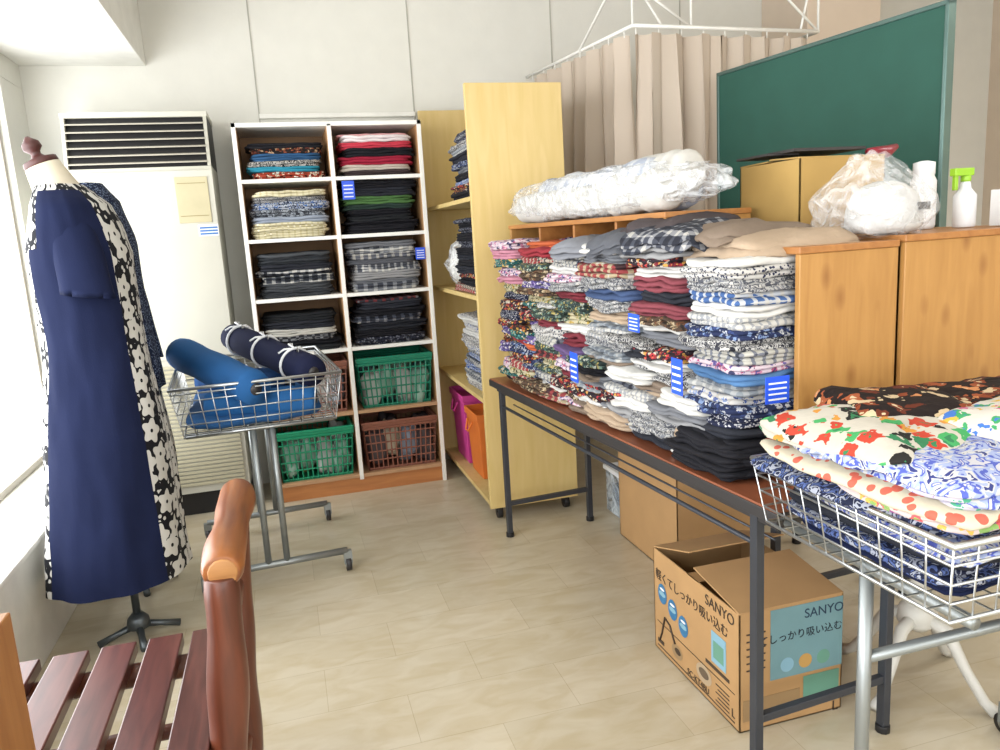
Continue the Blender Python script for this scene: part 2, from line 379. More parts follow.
q = MB(); q.box((-.02, YB-.014, 0), (XR, YB, .07), plain('#8f8778', .7)); q.build('baseboard_back', .003)
q = MB(); q.box((XR, YF-.15, 0), (XR+.15, YB, H), wallr); q.build('wall_right')
WY0, WY1, WZ0, WZ1 = -2.6, 4.0, .40, 2.12
q = MB(); wt = .1
q.box((XL-wt, YF, 0), (XL, YB, WZ0), wallm); q.box((XL-wt, YF, WZ1), (XL, YB, H), wallm)
q.box((XL-wt, WY1, WZ0), (XL, YB, WZ1), wallm); q.box((XL-wt, YF, WZ0), (XL, WY0, WZ1), wallm)
q.box((XL, YF, 0), (-.88, YB, WZ0-.02), white); q.box((XL, YF, WZ0-.02), (-.865, YB, WZ0), white)
q.build('wall_left', .004)
alum = plain('#a8a297', .4, .3)
q = MB(); fx = XL-.05
for z in (WZ0+.015, WZ1-.015): q.box((fx-.02, WY0, z-.015), (fx+.02, WY1, z+.015), alum)
y = WY0
while y <= WY1+.01:
    q.box((fx-.02, y-.025, WZ0), (fx+.02, y+.025, WZ1), alum); y += (WY1-WY0)/6
q.build('window_1', .003)
q = MB()
q.box((XL-.2, YF-.15, 0), (XR+.2, YF, .9), wallm); q.box((XL-.2, YF-.15, 2.3), (XR+.2, YF, H), wallm)
q.box((XL-.2, YF-.15, .9), (-.6, YF, 2.3), wallm); q.box((3.9, YF-.15, .9), (XR+.2, YF, 2.3), wallm)
q.build('wall_front')
q = MB()
for x in (-.6, .9, 2.4, 3.87): q.box((x, YF-.1, .9), (x+.04, YF-.05, 2.3), alum)
for z in (.9, 2.26): q.box((-.6, YF-.1, z), (3.9, YF-.05, z+.04), alum)
q.build('added_rear_window')  # added window behind the camera, opens the rear wall for ambient fill
q = MB(); q.box((XL, YF, 2.23), (-.535, YB, H), white); q.build('ceiling_beam', .004)
q = MB(); q.box((3.0, 3.9, 0), (3.5, YB, H), wallr); q.build('wall_pillar', .005)

# ------------------------------------------------------------ air conditioner
acb = plain('#bab8ab', .55, var=.02); acr = plain('#b0aa90', .55, var=.02)
q = MB(); x0, x1, yf, yb = -.88, -.26, 3.93, 4.31
q.box((x0, yf, .12), (x1, yb, 1.70), acb); q.box((x0+.01, yf+.03, 0), (x1-.01, yb, .12), black)
q.box((x0, yf-.012, .80), (x1, yf, 1.68), acb)
for i in range(30):
    z = .16+i*.0205; q.box((x0+.02, yf-.010, z), (x1-.02, yf, z+.013), acr)
q.hexa([(x0, yf+.01, 1.70), (x1, yf+.01, 1.70), (x1, yb, 1.70), (x0, yb, 1.70)], [(x0, yf+.07, 1.93), (x1, yf+.07, 1.93), (x1, yb, 1.93), (x0, yb, 1.93)], black)
q.box((x0-.004, yf+.05, 1.93), (x1+.004, yb, 1.955), acb)
lou = plain('#a39e90', .5)
for i in range(6):
    z = 1.715+i*.036; yy = yf-.0+i*.0095
    q.hexa([(x0+.015, yy-.02, z), (x1-.015, yy-.02, z), (x1-.015, yy+.03, z+.010), (x0+.015, yy+.03, z+.010)], [(x0+.015, yy-.02, z+.006), (x1-.015, yy-.02, z+.006), (x1-.015, yy+.03, z+.016), (x0+.015, yy+.03, z+.016)], lou)
for xx in (x0, x1-.015): q.hexa([(xx, yf-.01, 1.70), (xx+.015, yf-.01, 1.70), (xx+.015, yf+.08, 1.70), (xx, yf+.08, 1.70)], [(xx, yf+.045, 1.93), (xx+.015, yf+.045, 1.93), (xx+.015, yf+.1, 1.93), (xx, yf+.1, 1.93)], acb)
q.box((-.43, yf-.016, 1.44), (-.285, yf-.012, 1.65), plain('#b6ad8c', .7))
for z in (1.47, 1.62): q.box((-.42, yf-.0175, z), (-.295, yf-.015, z+.003), plain('#908458', .7))
q.box((-.35, yf-.016, 1.375), (-.26, yf-.012, 1.43), tagw)
for i in range(3): q.box((-.345, yf-.0175, 1.382+i*.014), (-.265, yf-.0155, 1.390+i*.014), plain('#3d6fae', .5))
q.build('floor_standing_air_conditioner', .004)

# ------------------------------------------------------------ white storage shelf
SX0, SX1, SY0, SY1 = -.153, .754, 3.93, 4.31
inner = plain('#ad8358', .6); q = MB()
t = .02
q.box((SX0, SY0, 0), (SX0+t, SY1, 1.89), white); q.box((SX1-t, SY0, 0), (SX1, SY1, 1.89), white)
q.box((.29, SY0, .07), (.31, SY1, 1.88), white)
q.box((SX0, SY0, 1.87), (SX1, SY1, 1.89), white)
q.box((SX0+t, SY1-.01, .05), (SX1-t, SY1, 1.87), plain('#8a6a4a', .7))
rows = [1.62, 1.336, 1.044, .767]
for z in rows: q.box((SX0+t, SY0+.002, z-.009), (SX1-t, SY1, z+.009), white)
for z in (.433, .09): q.box((SX0+t, SY0+.002, z-.009), (SX1-t, SY1, z+.009), plain('#b08a66', .6))
q.box((SX0+t, SY0+.012, 0), (SX1-t, SY0+.03, .09), wood('#b87a45', '#a5693a', 'x', 5))
for x in (SX0+t, .31): q.box((x, SY0+.01, .1), (x+.002, SY1-.01, 1.87), inner)
for x in (.288, SX1-t-.002): q.box((x, SY0+.01, .1), (x+.002, SY1-.01, 1.87), inner)
q.build('storage_shelf', .002)
brown_pr = P('floral', ['#1d1818', '#6b3326', '#b49373', '#8a4a34', '#2a2022'], 60); teal = cloth('#2b7f96')
cream = P('stripe', ['#cdc6a8', '#bfb692', '#dcd6c2'], 70)
grp = P('swirl', ['#5f6369', '#34373e', '#99a0a8', '#42454c'], 35)
cells = [
 (0, 1.629, 1.80, [P('floral', ['#9c3f2c', '#d6ddd0', '#7a2a1e', '#d0c0a8', '#3a1a14'], 60), teal, P('swirl', ['#1a1a1e', '#a9a6a0', '#1a1a1e'], 50), cloth('#2c4f73'), brown_pr, K_, P('swirl', ['#3c1c1c', '#b8503a', '#c8c0b6'], 50)]),
 (1, 1.629, 1.83, [cloth('#3a3030'), cloth('#b9b0a4'), cloth('#98243a'), K_, cloth('#b93a4a'), cloth('#d4cccc'), cloth('#d09a9c'), cloth('#d4b6b2')]),
 (0, 1.345, 1.57, [cream, cream, cloth('#8e97a6'), grp, P('swirl', ['#3e5f96', '#a6acb6', '#28324a'], 40), gr_w]),
 (1, 1.345, 1.60, [K_, K_, cloth('#202225'), K_, cloth('#2a3a34'), cloth('#4c7040'), K2]),
 (0, 1.053, 1.27, [cloth('#33363a'), cloth('#45484c'), P('check', ['#1d2026', '#3c4048', '#a3a3a0', '#c8c8c2'], 45), P('check', ['#c8c6c0', '#8a8c8e', '#2a2c33', '#16171c'], 50), K2]),
 (1, 1.053, 1.30, grey_pl),
 (0, .776, .97, [cloth('#202225'), K_, P('stripe', ['#2a2c32', '#7e8084', '#2a2c32'], 50), cloth('#b7b5ae'), K2]),
 (1, .776, 1.01, dark_pl+[P('check', ['#26282f', '#6d3034', '#7a7b80', '#a9a7a0'], 45)]),
]
q = MB()
for col, z0, z1, ms in cells:
    cx = (.079, .522)[col]
    q.stack(cx, 4.105, z0, z1, .37, .32, ms, seq=True, jit=.012, rotj=.05, hmin=.022, hmax=.042, amp=.007)
q.build('folded_fabric_stacks')
def tag(q, c, face, w=.055, h=.075, M=None):
    x, y, z = c
    if face == '-x':
        q.box((x-.002, y-w/2, z-h/2), (x, y+w/2, z+h/2), tagb, M)
        for k in range(4): q.box((x-.0032, y-w*.38, z-h*.38+k*h*.2), (x-.001, y+w*.38, z-h*.38+k*h*.2+h*.06), tagw, M)
    else:
        q.box((x-w/2, y-.002, z-h/2), (x+w/2, y, z+h/2), tagb, M)
        for k in range(4): q.box((x-w*.38, y-.0032, z-h*.38+k*h*.2), (x+w*.38, y-.001, z-h*.38+k*h*.2+h*.06), tagw, M)
q = MB(); tag(q, (.365, 3.915, 1.56), '-y', .06, .09); tag(q, (.70, 3.915, 1.23), '-y', .05, .06); q.build('price_tags')

def lattice_basket(name, cx, yf, z0, w, h, d, mat, cont):
    q = MB(); t = .004; ins = .018
    def P3(u, v, side):
        i = ins*(1-v); x0 = cx-w/2+i; x1 = cx+w/2-i; y0 = yf+i; y1 = yf+d-i; z = z0+h*v
        if side == 0: return (x0+(x1-x0)*u, y0, z)
        if side == 1: return (x1, y0+(y1-y0)*u, z)
        if side == 2: return (x1-(x1-x0)*u, y1, z)
        return (x0, y1-(y1-y0)*u, z)
    for sd in range(4):
        n = 14 if sd % 2 == 0 else 11
        for k in range(n+1): q.tube([P3(k/n, 0, sd), P3(k/n, 1, sd)], .0035, mat, 4, smooth=False)
        for v in (.04, .22, .4, .58, .76): q.tube([P3(0, v, sd), P3(1, v, sd)], .004, mat, 4, smooth=False)
        for v in (.9, .96, 1.0): q.tube([P3(0, v, sd), P3(1, v, sd)], .009, mat, 5, smooth=False)
    q.box((cx-w/2+ins, yf+ins, z0), (cx+w/2-ins, yf+d-ins, z0+.004), mat)
    for i in range(4):
        for j in range(2):
            q.blob((cx-w*.33+i*w*.22, yf+.09+j*.12, z0+h*.42+R.uniform(-.03, .05)), (w*.14, .07, h*.36), R.choice(cont), .5, 22, R.random()*9, 16, 10, p=.7)
    return q.build(name)
green = plain('#1f8a64', .4); brn = plain('#865646', .45); teal2 = plain('#1f7d62', .4)
cont1 = [plain('#7c9a8c', .7), plain('#a8aca8', .7), plain('#4e6a6e', .7), plain('#88804c', .7)]
cont2 = [plain('#a89c88', .7), plain('#7a8494', .7), plain('#a9693e', .7), plain('#b2b0aa', .7), plain('#4a4244', .7)]
lattice_basket('plastic_basket', .525, 3.945, .443, .39, .26, .32, teal2, cont1)
lattice_basket('plastic_basket', .08, 3.945, .443, .39, .26, .32, brn, cont2)
lattice_basket('plastic_basket', .08, 3.945, .10, .39, .26, .32, green, cont1)
lattice_basket('plastic_basket', .525, 3.945, .10, .39, .26, .32, brn, cont2)

# ------------------------------------------------------------ rolling yellow shelf
q = MB(); ax0, ax1, ay0, ay1 = .815, 1.245, 3.23, 4.27
q.box((ax0, ay0, .06), (ax1, ay0+.025, 1.93), yel); q.box((ax0-.01, ay1-.025, .06), (ax1, ay1, 1.985), yel)
q.box((ax1-.015, ay0+.025, .06), (ax1, ay1-.025, 1.93), yel)
for z in (.08, .565, 1.03, 1.46): q.box((ax0+.002, ay0+.025, z-.01), (ax1-.015, ay1-.025, z+.01), yel)
for x in (ax0+.05, ax1-.05):
    for y in (ay0+.04, ay1-.04):
        q.tube([(x-.012, y, .03), (x+.012, y, .03)], .03, black, 14); q.box((x-.016, y-.012, .03), (x+.016, y+.012, .07), black)
q.build('rolling_shelf', .002)
q = MB()
q.stack(1.01, 3.53, 1.473, 1.78, .33, .48, multi+dark_pl, jit=.015)
q.stack(1.01, 3.53, 1.043, 1.38, .33, .48, dark_pl+[redfl, brownfl, strp[1]], jit=.015)
q.stack(1.00, 3.50, .578, .93, .33, .45, [whitefl, blu_w, chk[1], dots2, W_, blk_w], jit=.015)
q.build('folded_clothes_stacks')
film = plastic_film('clear_plastic_film', .34, sc_=20); filmc = plastic_film('clear_plastic_light', .24, sc_=18)
film2 = plastic_film('clear_plastic_bagfilm', .42, sc_=22)
q = MB(); q.blob((.98, 3.91, 1.16), (.12, .1, .125), white, .3, 12, 2); q.blob((.975, 3.91, 1.17), (.135, .115, .14), film2, .35, 16, 5); q.build('plastic_bag')
def bin_(name, x0, x1, y0, y1, z0, z1, mat):
    q = MB(); i = .015; t = .008
    q.hexa([(x0+i, y0+i, z0), (x1-i, y0+i, z0), (x1-i, y1-i, z0), (x0+i, y1-i, z0)], [(x0, y0, z1-.03), (x1, y0, z1-.03), (x1, y1, z1-.03), (x0, y1, z1-.03)], mat)
    for a, b2 in (((x0-t, y0-t), (x1+t, y0)), ((x0-t, y1), (x1+t, y1+t)), ((x0-t, y0), (x0, y1)), ((x1, y0), (x1+t, y1))):
        q.box((a[0], a[1], z1-.035), (b2[0], b2[1], z1), mat)
    q.tube([(x0-.012, y0+(y1-y0)*.3, z1-.05), (x0-.03, y0+(y1-y0)*.4, z1-.1), (x0-.03, y0+(y1-y0)*.6, z1-.1), (x0-.012, y0+(y1-y0)*.7, z1-.05)], .006, mat, 6)
    q.build(name, .006)
bin_('storage_bin', .86, 1.13, 3.86, 4.16, .092, .47, plain('#c4408e', .5))
bin_('storage_bin', .86, 1.13, 3.56, 3.81, .092, .43, plain('#d4722c', .5))
q = MB()
for i, cc in enumerate(('#d4dade', '#3a86c8', '#ccd6dc')): q.blob((.96, 3.32+i*.065, .25), (.09, .035, .155), plain(cc, .4), .12, 10, i, p=.6)
q.build('detergent_refill_packs')

# ------------------------------------------------------------ folding tables
T = Matrix.Translation((.81, 3.09, 0)) @ Matrix.Rotation(math.radians(4.1), 4, 'Z')
def fold_table(name, M, x1, L_, legmat, inset=.07, inset2=None):
    q = MB(); i2 = inset if inset2 is None else inset2
    q.box((0, -L_, .672), (x1, 0, .70), tabletop, M)
    q.box((-.003, -L_-.003, .668), (.004, .003, .695), dark, M); q.box((0, -L_-.004, .668), (x1, -L_+.003, .695), dark, M)
    for y in (-inset, -L_+i2):
        for x in (.03, x1-.03):
            q.box((x-.011, y-.012, .01), (x+.011, y+.012, .672), legmat, M)
            q.tube([(x, y, 0), (x, y, .02)], .018, black, 10, M)
        q.box((.03, y-.009, .14), (x1-.03, y+.009, .16), legmat, M)
        q.box((.03, y-.012, .63), (x1-.03, y+.012, .66), legmat, M)
    for x in (.03, x1-.03):
        q.tube([(x, -inset, .585), (x, -L_+i2, .585)], .007, legmat, 6, M)
        q.box((x-.008, -L_+.02, .645), (x+.008, -.02, .672), dark, M)
    for k in range(3):
        x = .08+k*(x1-.16)/2; q.tube([(x, -inset, .585), (x, -L_+i2, .585)], .0035, legmat, 6, M)
    return q.build(name, .002)
legm = plain('#3e4148', .4, .4)
fold_table('folding_table', T, .45, 1.8, legm, .06, .10)
T2 = T @ Matrix.Translation((.47, -.62, 0))
fold_table('folding_table', T2, .60, 1.13, legm, .06, .55)

def cubby(name, x0, x1, y0, y1, z0, z1, divs, M=T):
    q = MB(); t = .016
    q.box((x0, y0, z0), (x1, y0+t, z1-t), beech, M); q.box((x0, y1-t, z0), (x1, y1, z1-t), beech, M)
    q.box((x0-.004, y0-.004, z1-t), (x1, y1+.004, z1), beechx, M); q.box((x0, y0+t, z0), (x1, y1-t, z0+.012), beechx, M)
    q.box((x1-.008, y0+t, z0), (x1, y1-t, z1-t), beechx, M)
    for y in divs: q.box((x0+.01, y-.007, z0), (x1-.008, y+.007, z1-t), beechx, M)
    return q.build(name, .002)
cubby('wooden_cubby', .125, .405, -1.20, -.01, .701, 1.335, [-.30, -.60, -.90])
cubby('wooden_cubby', .175, .46, -1.66, -1.38, .701, 1.235, [])
cubby('wooden_cubby', .47, 1.05, -1.67, -.85, .701, 1.245, [-1.25])

# clothes on table
q = MB(); cols = [(-.155, .28, 1.275), (-.43, .29, 1.265), (-.705, .29, 1.235), (-.985, .30, 1.255), (-1.25, .28, 1.26)]
for i, (y, w_, zt) in enumerate(cols):
    q.stack(.215, y, .714, zt, .37, w_, colpal[i], M=T, jit=.016, rotj=.10, hmin=.020, hmax=.042, amp=.009, vary=.09, lean=.03, droop=.004)
near = [K_, K_, K_, K2, dots1, navyfl, whitefl, chk[0], cloth('#4b6f98'), pinkfl, strp[0],
        blk_w, navyfl, strp[3], W_, strp[2], gr_w, dots2, W_, strp[3], chk[1], W_, G2, W_]
q.stack(.22, -1.515, .714, 1.215, .39, .235, near, M=T, seq=True, jit=.010, rotj=.06, hmin=.020, hmax=.034, amp=.008, lean=.012, droop=.003)
q.stack(.10, -1.50, .708, .80, .20, .27, [K_], M=T, jit=.01, rotj=.12, amp=.010, droop=.002)
for (y, zt, i) in ((-.28, .95, 1), (-.56, 1.05, 2), (-.86, .90, 3), (-1.12, 1.0, 4), (-1.38, .88, 4)):
    q.stack(.12, y, .709, zt, .20, .25, colpal[i]+[W_], M=T, jit=.016, rotj=.13, hmin=.02, hmax=.036, amp=.009, vary=.1, lean=.02, droop=.003)
q.garment((.13, -.80, 1.24), .26, .27, .035, .3, lgrey, T, .012, .03)
q.garment((.15, -.70, 1.235), .24, .24, .02, -.2, W_, T, .012, .02)
q.garment((.15, -1.04, 1.258), .30, .28, .032, -.15, cloth('#55575d'), T, .014, .04)
q.garment((.17, -1.28, 1.27), .32, .29, .03, .12, P('check', ['#24262e', '#3c3f48', '#7d7e82', '#a8a6a0'], 55), T, .014, .04)
q.garment((.25, -1.47, 1.24), .34, .29, .03, -.08, beige, T, .014, .03)
q.garment((.22, -1.40, 1.27), .34, .26, .026, .15, taupe, T, .014, .03)
q.garment((.20, -1.18, 1.298), .28, .24, .024, .1, cloth('#463f40'), T, .014, .03)
q.build('folded_clothes_pile')
q = MB()
tag(q, (.865, 1.57, .95), '-x', .05, .085); tag(q, (.83, 2.14, .89), '-x', .06, .09); tag(q, (.85, 1.76, 1.06), '-x', .06, .045)
tag(q, (1.02, 1.41, .93), '-y', .06, .06)
q.build('price_tags')

# plastic-wrapped bundle on cubby
q = MB(); fab = P('swirl', ['#a9aeb6', '#bcbec0', '#959caa', '#b4b7bb'], 10); wh = cloth('#bdbbb5')
for (x, z, r, y0, y1, mm_) in ((.18, 1.395, .055, -.04, -.70, wh), (.28, 1.395, .055, -.05, -1.1, fab), (.22, 1.45, .05, -.20, -1.05, fab), (.19, 1.40, .062, -.72, -1.14, wh), (.25, 1.445, .062, -.9, -1.15, wh)):
    pts = []; rs = []
    for k in range(19):
        u = k/18; pts.append((x+.012*noise.noise(Vector((u*5, x*9, 1))), y0+(y1-y0)*u, z)); rs.append(r*(1+.25*noise.noise(Vector((u*8, x*30, 2))))*(.75 if k in (0, 18) else 1))
    q.tube(pts, rs, mm_, 16, T)
q.blob((.225, -.59, 1.415), (.122, .63, .074), film, .16, 9, 3, 72, 110, T, .7, .14, 28)
q.build('plastic_wrapped_fabric_rolls')

# things on rear cubby
def carton_box(name, lo, hi, mat, flaps=True, ang=.3, ang2=None):
    q = MB(); x0, y0, z0 = lo; x1, y1, z1 = hi; t = .004
    q.box((x0, y0, z0), (x1, y1, z0+t), mat)
    q.box((x0, y0, z0), (x1, y0+t, z1), mat); q.box((x0, y1-t, z0), (x1, y1, z1), mat)
    q.box((x0, y0, z0), (x0+t, y1, z1), mat); q.box((x1-t, y0, z0), (x1, y1, z1), mat)
    if flaps:
        w = (y1-y0)/2*.97; c, s_ = math.cos(ang), math.sin(ang)
        q.hexa([(x0, y0, z1), (x1, y0, z1), (x1, y0+w*c, z1+w*s_), (x0, y0+w*c, z1+w*s_)], [(x0, y0, z1+t), (x1, y0, z1+t), (x1, y0+w*c, z1+w*s_+t), (x0, y0+w*c, z1+w*s_+t)], mat)
        a2 = ang*.4 if ang2 is None else ang2
        c, s_ = math.cos(a2), math.sin(a2)
        q.hexa([(x0, y1-w*c, z1+w*s_), (x1, y1-w*c, z1+w*s_), (x1, y1, z1), (x0, y1, z1)], [(x0, y1-w*c, z1+w*s_+t), (x1, y1-w*c, z1+w*s_+t), (x1, y1, z1+t), (x0, y1, z1+t)], mat)
        q.box((x0, (y0+y1)/2-.03, z1-.001), (x1, (y0+y1)/2+.03, z1), cartond)
    return q.build(name, .001)
carton_box('cardboard_box', (1.33, 1.75, 1.248), (1.60, 2.02, 1.450), plain('#a4854a', .8), True, .05)
q = MB(); q.box((1.35, 1.80, 1.473), (1.58, 2.0, 1.481), dark); q.box((1.31, 1.86, 1.469), (1.41, 2.01, 1.475), dark); q.build('black_folder')
q = MB(); prof = [(.02, 0), (.075, .005), (.088, .02), (.085, .06), (.072, .095), (.045, .118), (.02, .126), (.003, .127)]
q.lathe(prof, (1.425, 1.56, 1.247), plain('#bdbcb9', .5), 28); q.box((1.45, 1.474, 1.30), (1.48, 1.482, 1.318), dark)
q.blob((1.40, 1.56, 1.335), (.115, .10, .095), filmc, .2, 10, 4, 44, 30, None, .85, .25, 20, lambda v: 1.12-.5*max(0, v.z))
q.build('bagged_white_appliance')
q = MB(); gcap = plain('#8fbf2e', .4)
x, y, h = 1.78, 1.66, .12
q.lathe([(.026, 0), (.028, .01), (.028, h*.7), (.014, h*.85), (.011, h)], (x, y, 1.247), tagw, 16)
q.tube([(x, y, 1.247+h), (x, y, 1.262+h)], .013, gcap, 12); q.box((x-.045, y-.01, 1.262+h), (x+.018, y+.01, 1.282+h), gcap)
q.box((x-.04, y-.006, 1.225+h), (x-.03, y+.006, 1.264+h), gcap)
q.build('spray_bottle', .002)
q = MB(); pr = [(.03, 0), (.033, .01), (.033, .13), (.026, .145), (.028, .15), (.028, .18), (.01, .185)]
q.lathe(pr, (1.74, 1.76, 1.247), tagw, 18); q.build('white_bottle')
q = MB(); q.box((1.80, 1.50, 1.248), (1.87, 1.60, 1.34), tagw); q.box((1.81, 1.499, 1.27), (1.85, 1.50, 1.31), plain('#8aa0b8', .5)); q.build('tissue_box', .004)
q2 = MB(); red = plain('#7c0f24', .35)
q2.tube([(1.575, 1.79, 1.466), (1.60, 1.79, 1.461), (1.65, 1.80, 1.464), (1.69, 1.81, 1.478)], [.008, .016, .017, .008], red, 12); q2.build('red_pepper_ornament')

# ------------------------------------------------------------ chalkboard
q = MB(); bl = Vector((1.99, 3.17, 0)); br = Vector((2.15, 2.10, 0)); dv = (br-bl); Lb = dv.length; ang = math.atan2(dv.y, dv.x)
B = Matrix.Translation(bl) @ Matrix.Rotation(ang, 4, 'Z')
q.box((0, -.012, 1.02), (Lb, .012, 1.95), plain('#2b554a', .65, var=.05, spec=.3), B)
al = plain('#5f7873', .35, .6)
for a, b2 in (((-.012, 1.94), (Lb+.012, 1.955)), ((-.012, 1.01), (Lb+.012, 1.025)), ((-.012, 1.01), (.002, 1.955)), ((Lb-.002, 1.01), (Lb+.012, 1.955))):
    q.box((a[0], -.018, a[1]), (b2[0], .018, b2[1]), al, B)
for x in (.04, Lb-.04):
    q.box((x-.015, -.012+.03, 0.05), (x+.015, .012+.03, 1.6), metalg, B); q.box((x-.02, -.25, .03), (x+.02, .3, .06), metalg, B)
q.box((0, -.06, .985), (Lb, -.01, 1.0), al, B)
q.build('chalkboard', .002)

# ------------------------------------------------------------ curtains
cm, nt, b = newmat('curtain_cloth', .9, 0, .1); N = nt.nodes; L = nt.links
b.inputs['Base Color'].default_value = C('#cabdae')
tr = N.new('ShaderNodeBsdfTranslucent'); tr.inputs[0].default_value = C('#d4c2b2')
mxs = N.new('ShaderNodeMixShader'); mxs.inputs[0].default_value = .2
L.new(b.outputs[0], mxs.inputs[1]); L.new(tr.outputs[0], mxs.inputs[2]); L.new(mxs.outputs[0], N['Material Output'].inputs[0])
def curtain(name, p0, p1, z0, z1, lam=.085, amp=.03):
    q = MB(); p0 = Vector(p0); p1 = Vector(p1); d = p1-p0; Ln = d.length; d.normalize(); nn = Vector((-d.y, d.x))
    ns = int(Ln/.009); nr = 14; vs = []; fs = []
    for r in range(nr+1):
        v = r/nr; z = z1+(z0-z1)*v
        for i in range(ns+1):
            s_ = Ln*i/ns; ph = s_/lam*6.283+2.6*noise.noise(Vector((s_*4, v*1.2, 3)))
            a = amp*(.55+.45*min(1, v*4))*(1+.7*noise.noise(Vector((s_*6, v*2, 9))))
            o = a*math.sin(ph)+.012*math.sin(ph*.5+1)
            pp = p0+d*(s_+.012*math.sin(ph*2))+nn*o
            vs.append((pp.x, pp.y, z+.004*math.cos(ph)))
    for r in range(nr):
        for i in range(ns): fs.append((r*(ns+1)+i, r*(ns+1)+i+1, (r+1)*(ns+1)+i+1, (r+1)*(ns+1)+i))
    q.add(vs, fs, cm, None, True)
    for k in range(int(Ln/lam)+1):
        pp = p0+d*min(Ln, k*lam); q.tube([(pp.x, pp.y, z1-.005), (pp.x, pp.y, z1+.025)], .003, white, 5)
    return q.build(name)
curtain('pleated_curtain', (1.46, 4.22), (1.60, 3.27), .3, 2.14, .13, .04)
curtain('pleated_curtain', (1.62, 3.26), (2.55, 3.30), .3, 2.14, .115, .035)
q = MB(); q.tube([(1.46, 4.32, 2.17), (1.60, 3.25, 2.17), (2.6, 3.30, 2.17), (2.6, 4.32, 2.17)], .009, white, 8)
for a, b2 in (((1.60, 3.25, 2.17), (1.60, 3.25, H)), ((1.75, 3.26, 2.17), (1.55, 3.5, H)), ((1.53, 3.7, 2.17), (1.75, 3.3, H)), ((2.6, 3.3, 2.17), (2.6, 3.3, H)), ((2.5, 3.3, 2.17), (2.7, 3.4, H)), ((1.6, 3.25, 2.35), (2.6, 3.3, 2.45)), ((2.3, 3.3, 2.42), (2.6, 3.3, 2.17)), ((1.9, 3.27, 2.17), (1.9, 3.27, 2.38)), ((1.6, 3.25, 2.35), (1.9, 3.27, 2.17))):
    q.tube([a, b2], .006, white, 8)
q.build('curtain_rail')

# ------------------------------------------------------------ wire display carts
def wire_cart(name, cx, cy, w, d, z0, z1, rot, posts_off, base_half, spread=.05, stretch=None, ins=.03):
    M = Matrix.Translation((cx, cy, 0)) @ Matrix.Rotation(rot, 4, 'Z'); q = MB()
    def ring(z, i): return [(-w/2+i, -d/2+i, z), (w/2-i, -d/2+i, z), (w/2-i, d/2-i, z), (-w/2+i, d/2-i, z)]
    q.tube(ring(z1, 0), .006, chrome, 8, M, closed=True); q.tube(ring(z1-.018, .003), .003, chrome, 6, M, closed=True)
    for v in (.25, .5, .75, 0): q.tube(ring(z0+(z1-z0)*v, ins*(1-v)), .0025 if v else .004, chrome, 6, M, closed=True)
    nx = int(w/.045); ny = int(d/.045)
    for k in range(nx+1):
        xt = -w/2+w*k/nx; xb = xt*(1-2*ins/w)
        q.tube([(xt, -d/2, z1), (xb, -d/2+ins, z0), (xb, d/2-ins, z0), (xt, d/2, z1)], .002, chrome, 5, M)
    for k in range(ny+1):
        yt = -d/2+d*k/ny; yb = yt*(1-2*ins/d)
        q.tube([(-w/2, yt, z1), (-w/2+ins, yb, z0), (w/2-ins, yb, z0), (w/2, yt, z1)], .002, chrome, 5, M)
    long_x = w > d
    for s in (-1, 1):
        for o in ((-spread, spread) if spread else (0,)):
            px, py = (s*posts_off, o) if long_x else (o, s*posts_off)
            q.tube([(px, py, .09), (px, py, z0-.01)], .0125, metalg, 10, M)
        a, b2 = ((s*posts_off, -base_half), (s*posts_off, base_half)) if long_x else ((-base_half, s*posts_off), (base_half, s*posts_off))
        q.tube([(a[0], a[1], .085), (b2[0], b2[1], .085)], .014, metalg, 10, M)
        a2, b3 = ((s*posts_off, -d/2+ins), (s*posts_off, d/2-ins)) if long_x else ((-w/2+ins, s*posts_off), (w/2-ins, s*posts_off))
        q.tube([(a2[0], a2[1], z0-.012), (b3[0], b3[1], z0-.012)], .011, metalg, 8, M)
        for e in (a, b2):
            q.tube([(e[0]-.01, e[1], .028), (e[0]+.01, e[1], .028)], .028, dark, 16, M)
            q.tube([(e[0]-.013, e[1], .028), (e[0]+.013, e[1], .028)], .014, chrome, 12, M)
            q.box((e[0]-.016, e[1]-.012, .03), (e[0]+.016, e[1]+.012, .085), metalg, M)
    zz = stretch or .35
    c1, c2 = ((-posts_off, 0), (posts_off, 0)) if long_x else ((0, -posts_off), (0, posts_off))
    if spread:
        for o in (-spread, spread):
            if long_x: q.tube([(c1[0], o, zz), (c2[0], o, zz)], .011, metalg, 8, M)
            else: q.tube([(o, c1[1], zz), (o, c2[1], zz)], .011, metalg, 8, M)
    else: q.tube([(c1[0], c1[1], zz), (c2[0], c2[1], zz)], .011, metalg, 8, M)
    return q.build(name)
wire_cart('wire_basket_cart', -.15, 3.26, .60, .82, .65, .83, math.radians(4), .31, .27, .035, .62)
wire_cart('wire_basket_cart', 1.28, 1.04, .82, .48, .70, .83, 0, .34, .27, 0, .51, .02)
q = MB()
